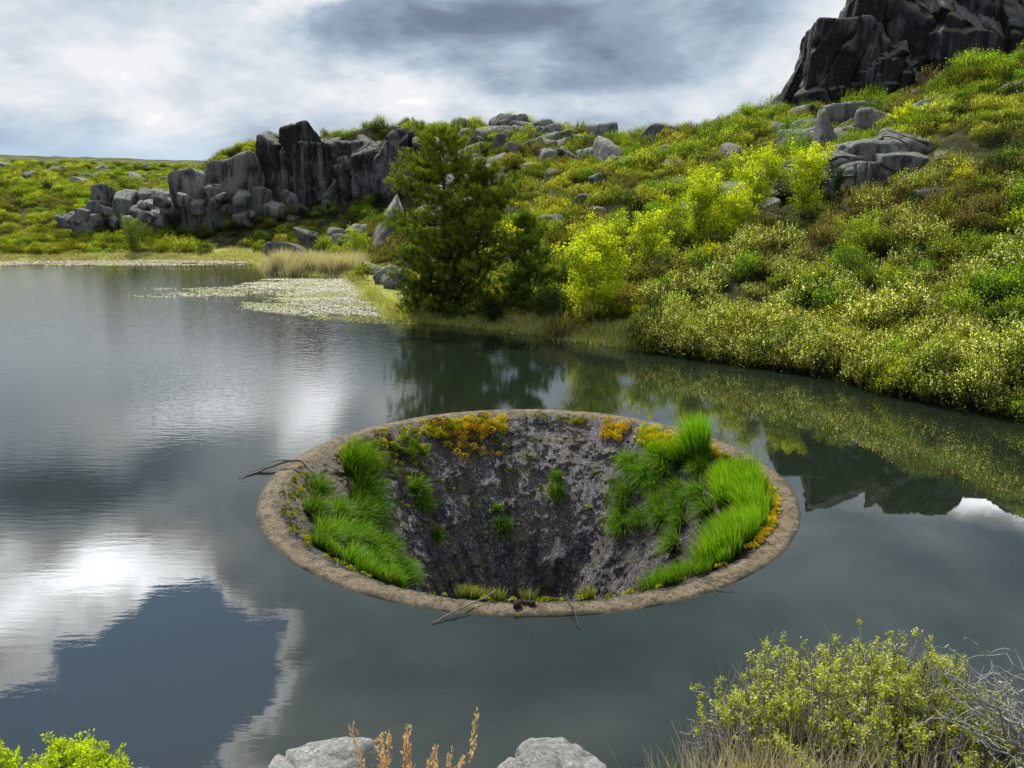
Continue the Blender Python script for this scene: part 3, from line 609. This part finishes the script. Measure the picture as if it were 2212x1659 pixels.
for k in range(420):
    a_=R.uniform(-36,-12);s_=float(shore(a_))+R.uniform(-1,6 if a_<-20 else 14);P.append((s_*math.sin(math.radians(a_)),s_*math.cos(math.radians(a_))))
P=[p for p in P if H(*p)>-.1]
tussocks('shore_grass',P,45,.6,1,yg+straw,.6,.3,.06)
tussocks('rush_tussock',[(2.8,45.2),(2.4,45.5),(3.1,45.5)],260,1.3,1,[(.26,.24,.08),(.44,.36,.18)],.22,.2,.03)
M_float=foliage('floating_plants',.15,0,0)
mb=MB()
def floatp(cx,cy,rx,ry,n,cols,th,s=.14,rot=0,seed=0):
    x=R.uniform(-1,1,n);y=R.uniform(-1,1,n)
    nv=.6*fbm(x*rx*.16+5,y*ry*.55,0,4,seed)+.4*fbm(x*rx*.8,y*ry*1.6,0,3,seed+40)
    k=(x*x+y*y)+(nv-.5)*3.4+R.normal(0,.14,n)<th
    x=x[k]*rx;y=y[k]*ry;c,s_=math.cos(rot),math.sin(rot);X_=cx+x*c-y*s_;Y_=cy+x*s_+y*c
    ok=H(X_,Y_)<.0;X_,Y_=X_[ok],Y_[ok];n=len(X_)
    a_=R.uniform(0,6.28,n);d=nrm(np.stack([np.cos(a_),np.sin(a_),R.uniform(0,.25,n)],1))
    sd=np.stack([-np.sin(a_),np.cos(a_),R.normal(0,.15,n)],1);c0=np.stack([X_,Y_,R.uniform(.01,.03,n)],1);S=s*R.uniform(.5,1.3,(n,1))
    v=np.stack([c0,c0+d*S*.5+sd*S*.4,c0+d*S,c0+d*S*.5-sd*S*.4],1);v[:,:,2]=np.maximum(v[:,:,2],.006)
    pt=fbm(X_*.25,Y_*.7,0,3,9)[:,None];gcol=np.array([.36,.40,.08])
    cb=np.array(cols)[R.integers(len(cols),size=n)]*R.uniform(.7,1.15,(n,1));gm=sm(.5,.6,pt)*.7;cb=cb*(1-gm)+gcol*gm
    mb.add(v.reshape(-1,3),np.arange(4*n).reshape(n,4),np.repeat(cb,4,0))
wf=[(.84,.83,.76),(.66,.62,.50),(.46,.45,.22),(.62,.53,.42)]
floatp(-21,67.0,13,4.5,20000,wf,.55,.14,-.12,1);floatp(-14.5,59,8,6,28000,wf,.7,.12,-.5,2);floatp(-17,74,9,4.5,32000,wf,.95,.15,0,5);floatp(-14,67,6,6,24000,wf,.9,.14,0,8)
floatp(-7,51.5,7,1.6,6000,[(.3,.3,.08),(.22,.24,.06)],.7,.10,-.25,3);floatp(2,46.6,6,1.3,4000,[(.3,.3,.08),(.22,.24,.06)],.6,.09,-.5,4)
floatp(-46,99,24,6,45000,[(.54,.44,.37),(.60,.51,.43),(.44,.37,.25)],.9,.22,.06,6)
mb.build('floating_water_plants',M_float)
# ------------------------------------------------------------------ driftwood & twigs
def stick(mb,P,r0,r1,col=(.22,.19,.16),k=6):
    P=np.array(P,float);s_=np.linspace(0,len(P)-1,len(P)*4);Q=np.stack([np.interp(s_,np.arange(len(P)),P[:,k2]) for k2 in range(3)],1)+R.normal(0,.008,(len(s_),3))
    tube(mb,Q,np.linspace(r0,r1,len(Q)),col,k)
mb=MB()
stick(mb,[(-7.95,22.4,.02),(-7.5,22.75,.13),(-7.0,22.95,.24),(-6.6,22.9,.24),(-6.2,22.5,.05),(-5.9,22.2,-.2)],.035,.06)
stick(mb,[(-7.5,22.75,.13),(-7.9,22.7,.08),(-8.3,22.0,.03)],.025,.01);stick(mb,[(-7.95,22.4,.02),(-8.2,22.1,.02),(-8.1,21.7,.02)],.02,.008);stick(mb,[(-7.0,22.95,.24),(-7.3,22.8,.3),(-7.6,22.75,.25)],.03,.012)
mb.build('driftwood_branch',M_bark,True)
mb=MB()
stick(mb,[(-1.6,13.85,.02),(-1.1,14.25,.10),(-.55,14.65,.15),(-.35,14.85,.2)],.012,.018,(.3,.26,.22));stick(mb,[(-1.1,14.25,.10),(-1.2,14.05,.06),(-1.5,14.2,.08)],.01,.006);stick(mb,[(-.8,14.45,.13),(-.6,14.35,.15)],.01,.006)
mb.build('fallen_twig',M_bark,True)
mb=MB()
stick(mb,[(1.15,14.65,.2),(1.25,14.25,.12),(1.32,13.9,.04),(1.34,13.65,.02)],.018,.01,(.08,.06,.05));stick(mb,[(1.0,14.6,.25),(1.2,14.45,.16),(1.45,14.55,.22)],.01,.006,(.1,.08,.06));stick(mb,[(1.25,14.25,.12),(1.05,14.45,.25)],.01,.005,(.1,.08,.06))
mb.build('fallen_twig',M_bark,True)
mb=MB()
stick(mb,[(4.2,15.55,.10),(4.6,15.35,.13),(4.9,15.3,.10)],.014,.008,(.2,.17,.14));stick(mb,[(4.35,15.5,.11),(4.5,15.05,.10)],.01,.006,(.2,.17,.14))
mb.build('fallen_twig',M_bark,True)
mb=MB()
for k,(x,y,s) in enumerate([(.12,14.4,.22),(.40,14.47,.16),(.26,14.55,.12)]): rock(mb,(x,y,.08+s*.2),(s,s*.9,s*.7),1100+k,12,8,0,.1)
mb.build('rim_stones',rockmat('dark_stone',(.05,.045,.04),(.02,.02,.02),.4,3),True)
# ------------------------------------------------------------------ FOREGROUND
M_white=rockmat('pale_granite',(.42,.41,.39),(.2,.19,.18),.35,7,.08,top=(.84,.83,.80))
mb=MB();rock(mb,(-.88,2.98,5.55),(.66,.5,.56),1201,44,8,.3,.10,0,.5,10);mb.build('foreground_rock',M_white,True)
mb=MB();rock(mb,(.24,2.98,5.60),(.86,.5,.62),1207,44,8,-.2,.10,0,.5,10);mb.build('foreground_rock',M_white,True)
M_near=foliage('heath_leaves',.5,0,.2,gain=1.1)
def nearbush(name,cx,cy,cz,rx,ry,hz,seed,nst=170,leafn=7,green=((.14,.18,.02),(.55,.60,.04)),grey=(.46,.43,.41),lsz=.022,bare=.35,cr=.22,lo=.0,jl=15):
    global R;R0=R;R=np.random.default_rng(seed);e_=empty(name,(cx,cy,cz));tr=MB();lv=MB()
    for i_ in range(nst):
        a_=R.uniform(0,2*PI);rr_=R.random()**.6;b=np.array([math.cos(a_)*rx*.35*rr_,math.sin(a_)*ry*.35*rr_,-.25])
        lumpy=.82+.5*(vn(math.cos(a_)*1.6*rr_+9,math.sin(a_)*1.6*rr_+9,0,seed))
        a2_=a_+R.normal(0,.3);tp=np.array([math.cos(a2_)*rx*rr_,math.sin(a2_)*ry*rr_,hz*math.sqrt(max(0,1-.7*rr_**2))*R.uniform(.66,1.0)*min(lumpy,1.08)])
        s1=np.linspace(0,1,8)[:,None];P=b*(1-s1)+tp*s1+np.cumsum(R.normal(0,.012,(8,3)),0);P[:,:2]+= .12*np.sin(s1*PI)*np.array([math.cos(a2_),math.sin(a2_)])*rr_
        tube(tr,P,np.linspace(.008,.003,8),np.array(grey)*R.uniform(.6,1.2),4)
        isbare=R.random()<bare
        for j in range(jl):
            f_=R.uniform(.3,1);c=np.array([np.interp(f_,s1[:,0],P[:,k]) for k in range(3)])
            dv=nrm((P[-1]-P[-3])*3+R.normal(size=3)*.4+np.array([0,0,.1]));Ln=R.uniform(.05,.13);Q=c+np.linspace(0,1,5)[:,None]*dv*Ln+np.cumsum(R.normal(0,.005,(5,3)),0)
            tube(tr,Q,np.linspace(.003,.0015,5),np.array(grey)*R.uniform(.6,1.3),3)
            if not isbare and R.random()<.85 and c[2]>lo:
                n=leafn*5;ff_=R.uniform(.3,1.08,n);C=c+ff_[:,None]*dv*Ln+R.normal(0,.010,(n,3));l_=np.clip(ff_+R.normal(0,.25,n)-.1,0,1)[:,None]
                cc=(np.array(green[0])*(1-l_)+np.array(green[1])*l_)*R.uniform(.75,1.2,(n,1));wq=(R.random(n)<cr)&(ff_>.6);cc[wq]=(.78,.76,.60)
                leaves(lv,C,nrm(dv*.6+rdir(n)*.8),lsz*R.uniform(.6,1.3,n),lsz*.5,cc)
    a_=tr.build(name+'_twigs',M_bark,True);child(a_,e_)
    b_=lv.build(name+'_leaves',M_near);child(b_,e_);R=R0
nearbush('heath_shrub',2.05,3.95,4.82,.97,.65,.98,41,760,6,bare=.45,lo=.48,lsz=.019)
nearbush('heath_shrub',2.9,3.6,4.8,.7,.6,.62,42,300,6,bare=.6,grey=(.50,.48,.47),lo=.3,lsz=.019)
nearbush('heath_shrub',1.80,3.4,4.75,.62,.4,.56,43,420,5,bare=.8,grey=(.54,.50,.46),lo=.3,lsz=.019)
nearbush('green_shrub',-2.50,3.25,4.97,.6,.5,.60,44,300,9,green=((.16,.24,.01),(.62,.74,.02)),bare=0,cr=0)
mb=MB()
for k in range(46):
    b=np.array([3.05+R.normal(0,.1),3.5+R.normal(0,.1),5.4]);tp=b+np.array([R.uniform(-.85,.1),R.uniform(-.3,.3),R.uniform(.1,.6)]);s1=np.linspace(0,1,9)[:,None];P=b*(1-s1)+tp*s1+np.cumsum(R.normal(0,.018,(9,3)),0)
    tube(mb,P,np.linspace(.010,.003,9),np.array((.56,.55,.54))*R.uniform(.6,1.1),5)
    for j in range(6):
        c=P[R.integers(3,9)];dv=nrm(rdir(1)[0]+np.array([-.4,0,.3]));Q=c+np.linspace(0,1,6)[:,None]*dv*R.uniform(.08,.22)+np.cumsum(R.normal(0,.01,(6,3)),0);tube(mb,Q,np.linspace(.004,.0015,6),(.52,.51,.50),4)
mb.build('dead_branches',M_bark,True)
mb=MB()
for k in range(17):
    x=R.uniform(-.60,-.26);b=np.array([x,2.75+R.normal(0,.06),5.3]);h_=R.uniform(.68,.92);tp=b+np.array([R.normal(0,.10),R.normal(0,.05),h_]);s1=np.linspace(0,1,6)[:,None];P=b*(1-s1)+tp*s1
    tube(mb,P,np.linspace(.0028,.0012,6),(.56,.38,.27),4);n=90;f_=R.uniform(.78,1.04,n);C=b+f_[:,None]*(tp-b)+R.normal(0,.006,(n,3));leaves(mb,C,nrm(nrm((tp-b)[None])*1.2+rdir(n)*.5),.022,.007,np.array((.76,.52,.38))*R.uniform(.7,1.3,(n,1)))
mb.build('dry_seed_grass',M_reed)
mb=MB();n=12000
b=np.stack([R.uniform(-1.6,1.9,n),R.uniform(2.5,3.6,n),np.zeros(n)],1);b[:,2]=H(b[:,0],b[:,1])
cb=np.array([(.56,.44,.32),(.44,.38,.20),(.68,.60,.46)])[R.integers(3,size=n)]*R.uniform(.7,1.2,(n,1))
L_=R.uniform(.08,.34,n)+.34*sm(.5,.9,b[:,0])*R.random(n)
blades(mb,b,nrm(np.array([0,0,1.])+rdir(n)*.5),L_,.004,.15,cb*.6,cb,3)
mb.build('bank_grass',M_reed)
pk=[]
for k in range(300):
    x=R.uniform(-45,45);y=R.uniform(-14,7.0)
    if abs(x)<3.6 and y>-2.5: continue
    if y>2.2 and abs(x)<6: continue
    pk.append((x,y))
pk=np.array(pk);gz_=H(pk[:,0],pk[:,1])
ok=~((pk[:,1]>-2)&(np.abs(pk[:,0])<6));pk=pk[ok];gz_=gz_[ok];n=len(pk);s_=R.uniform(.7,1.1,n)
scatter('bank_shrubs',np.column_stack([pk,gz_-.05]),np.stack([0*s_,0*s_,R.uniform(0,6.28,n)],1),np.stack([s_,s_,s_*.8],1),R.integers(0,5,n),PC)
# ------------------------------------------------------------------ CAMERA
cam=bpy.data.cameras.new('camera');cam.sensor_width=36;cam.lens=27.03;cam.clip_start=.05;cam.clip_end=6000
co=bpy.data.objects.new('camera',cam);sc.collection.objects.link(co);co.location=(0,0,8.4);co.rotation_euler=(math.radians(90-13.9),0,0);sc.camera=co
